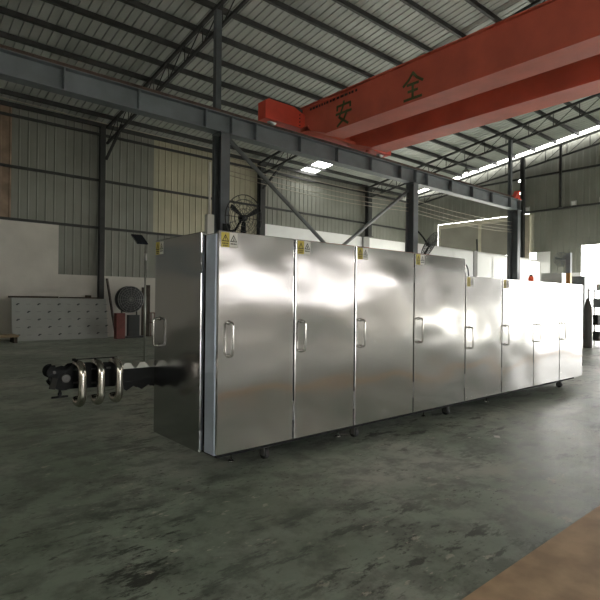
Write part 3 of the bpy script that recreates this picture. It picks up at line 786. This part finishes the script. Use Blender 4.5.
# ------------------------------------------------------------------ lamps on girts
for k, (y_, z_, lb) in enumerate(((12.95, 8.10, 'upper of two small bright lamps on the dark column of the far end wall'), (12.95, 7.42, 'lower of two small bright lamps on the dark column of the far end wall'),
      (12.70, 6.594, 'small square lamp on the lower end-wall rail, next to the dark column'), (10.35, 6.594, 'small square lamp on the lower end-wall rail, middle of the three'),
      (9.05, 6.594, 'small square lamp on the lower end-wall rail, nearest the right edge'))):
    r = thing('flood_lamp', lb, 'lamp', (XE-.455 if k < 2 else XE-.08, y_, z_), 0)
    s_ = .07 if k < 2 else .13
    MB().box(0, .05, -s_, s_, -s_, s_).build('lamp_housing', M['palegrey'], r)
    MB().box(-.006, 0, -s_*.7, s_*.7, -s_*.7, s_*.7).build('lamp_lens', M['lampglow'] if k < 2 else M['plaster_white'], r)
hb = thing('high_bay_lamp', 'lit hanging bay lamp below the far roof truss, a bright star point', 'lamp', (22.6, 13.75, 7.98))
MB().lathe([(.20, 0), (.15, .14), (.06, .22), (.05, .34)], (0, 0, 0), 'z', 20, M['castmetal']).build('shade', None, hb)
MB().lathe([(.05, .06), (.09, .02), (.07, -.04), (.02, -.07)], (0, 0, 0), 'z', 14, M['lampglow']).build('bulb', None, hb)
MB().tube([(0, 0, .34), (0, 0, roof_h(13.75)-.85-7.98)], .012, None, 6).build('suspension_rod', M['dark_steel'], hb)

# ------------------------------------------------------------------ far right: cabinets, cylinder, rack
o = MB().box(23.6, 24.3, 9.55, 10.45, 0, 2.92).build('tall_cabinet', M['palegrey'], None, .01); tag(o, 'tall pale grey cabinet beyond the machine, left of the orange post', 'cabinet')
o = MB().box(23.6, 24.2, 8.6, 9.12, 0, 2.74).build('tall_cabinet', M['midgrey'], None, .01); tag(o, 'tall dark grey cabinet beyond the machine, right of the orange post', 'cabinet')
o = MB().lathe([(.135, 0), (.14, .03), (.14, 1.30), (.13, 1.40), (.105, 1.50), (.075, 1.60), (.05, 1.68), (.02, 1.72)], (19.1, 6.84, 0), 'z', 28).build('gas_cylinder', M['cylinder'])
tag(o, 'tall dark grey gas cylinder with a pointed cap standing right of the machine', 'gas cylinder')
rk = thing('storage_rack', 'white metal storage rack with loose parts in front of the bright doorway', 'rack', (20.2, 6.25, 0))
for sx in (0, .55):
    for sy in (.95, 0, -1.4): MB().box(sx-.025, sx+.025, sy-.025, sy+.025, 0, 2.07).build('upright', M['whitepaint'], rk)
SH = (.20, .77, 1.42, 2.05)
for z in SH: MB().box(-.03, .58, -1.42, .98, z-.03, z).build('shelf', M['whitepaint'], rk)
kinds = []
pal = ['dark_steel', 'midgrey', 'cylinder', 'black', 'palegrey']
posn = ['bottom shelf', 'second shelf', 'third shelf']
for si, z in enumerate(SH[:3]):
    z += .001
    y_ = .85; n_ = 0
    while y_ > -1.2:
        w = random.uniform(.14, .3); h_ = random.uniform(.24, .46); mm = pal[(si*3+n_) % 5]
        if n_ % 2: o = MB().lathe([(w*.42, 0), (w*.45, .02), (w*.45, h_*.8), (w*.25, h_)], (20.45, 6.25+y_-w/2-1.4*0, z), 'z', 16).build('paint_tin', M[mm]); nm = 'round tin'
        else:
            b = MB(); b.box(20.28, 20.62, 6.25+y_-w, 6.25+y_, z, z+h_); b.box(20.27, 20.63, 6.25+y_-w-.006, 6.25+y_+.006, z+h_*.75, z+h_*.85); o = b.build('parts_box', M[mm]); nm = 'box'
        cn = {'dark_steel': 'near-black', 'midgrey': 'mid-grey', 'cylinder': 'dark grey', 'black': 'black', 'palegrey': 'pale grey'}[mm]
        ordn = ['first', 'second', 'third', 'fourth', 'fifth', 'sixth', 'seventh', 'eighth', 'ninth', 'tenth'][n_]
        tag(o, '%s %s on the %s of the white rack, %s from the left' % (cn, nm, posn[si], ordn), 'tin' if nm != 'box' else 'box', 'loose stock on the white rack')
        y_ -= w+.08; n_ += 1
o = MB().box(20.3, 20.62, 6.55, 7.0, 2.051, 2.27).build('carton', M['whitepaint'], None, .006); tag(o, 'white carton on top of the white storage rack', 'box')
o = MB().lathe([(.09, 2.272), (.14, 2.33), (.15, 2.42), (.13, 2.54), (.08, 2.63), (.02, 2.66)], (20.45, 6.74, 0), 'z', 24).build('rounded_vessel', M['palegrey']); tag(o, 'pale grey egg-shaped vessel standing on the white carton atop the rack', 'vessel')
# floor marks and litter
o = MB().box(2.2, 26.0, .75, 1.40, 0, .003).build('painted_floor_stripe', M['tan']); tag(o, 'tan painted floor stripe at the lower right corner', 'floor marking')
o = MB().box(-.045, .045, -.03, .03, 0, .003).build('paper_scrap', M['paper']); z_ = 5.7; t_ = -.392
o.location = ((.651+.759*.392)*z_, (.759-.651*.392)*z_, 0); o.rotation_euler = (0, 0, .6); tag(o, 'small white paper scrap on the concrete floor in front of the machine', 'litter')
o = MB().bar((0, 0, 0), (-.05, .0, .55), .05, .05).build('metal_rod', M['cable']); o.location = (20.75, 12.03, 3.832); tag(o, 'short black rod standing on top of the white partition wall', 'rod')

# ------------------------------------------------------------------ light
w = bpy.data.worlds.new('overcast_sky'); scene.world = w; w.use_nodes = True
bg = w.node_tree.nodes['Background']; bg.inputs[0].default_value = (1.0, .985, .945, 1); bg.inputs[1].default_value = 12.0
def portal(name, loc_, rot, sx, sy):
    l = bpy.data.lights.new(name, 'AREA'); l.shape = 'RECTANGLE'; l.size = sx; l.size_y = sy; l.cycles.is_portal = True
    o = bpy.data.objects.new(name, l); C.objects.link(o); o.location = loc_; o.rotation_euler = rot; return o
portal('doorway_daylight', (XE+.3, 2.2, 2.2), (0, PI/2, 0), 4.5, 15.6)
portal('raised_door_daylight', (XE+.3, 16.2, 2.1), (0, PI/2, 0), 4.2, 8.2)          # faces -X; opening added to light the partition
portal('side_door_daylight', (3.0, YR-.25, 1.95), (PI/2, 0, 0), 5.0, 3.9)  # daylight through the added, unseen side doorway
portal('roof_daylight', ((HX[0]+HX[1])/2, (HY[0]+HY[1])/2, roof_h(19.7)+.15), (0, 0, 0), HX[1]-HX[0], 1.5)
portal('roof_slot_daylight', (26.7, 4, 12.2), (0, 0, 0), 1.0, 34)

# ------------------------------------------------------------------ camera
cam = bpy.data.cameras.new('camera'); co = bpy.data.objects.new('camera', cam); C.objects.link(co)
cam.sensor_width = 36; cam.lens = 36*505/600; cam.clip_end = 300
yaw, pitch, roll = math.radians(49.4), math.radians(.19), math.radians(.6)
Rm = Matrix.Rotation(yaw-PI/2, 4, 'Z') @ Matrix.Rotation(PI/2+pitch, 4, 'X') @ Matrix.Rotation(roll, 4, 'Z')
co.matrix_world = Matrix.Translation((0, 0, 1.5)) @ Rm
scene.camera = co
scene.view_settings.view_transform = 'Standard'; scene.view_settings.look = 'None'
scene.view_settings.gamma = 1; scene.view_settings.use_curve_mapping = False
scene.view_settings.exposure = 0.12
scene.cycles.max_bounces = 10; scene.cycles.diffuse_bounces = 5; scene.cycles.glossy_bounces = 5
scene.cycles.use_denoising = True
scene.cycles.sample_clamp_indirect = 8
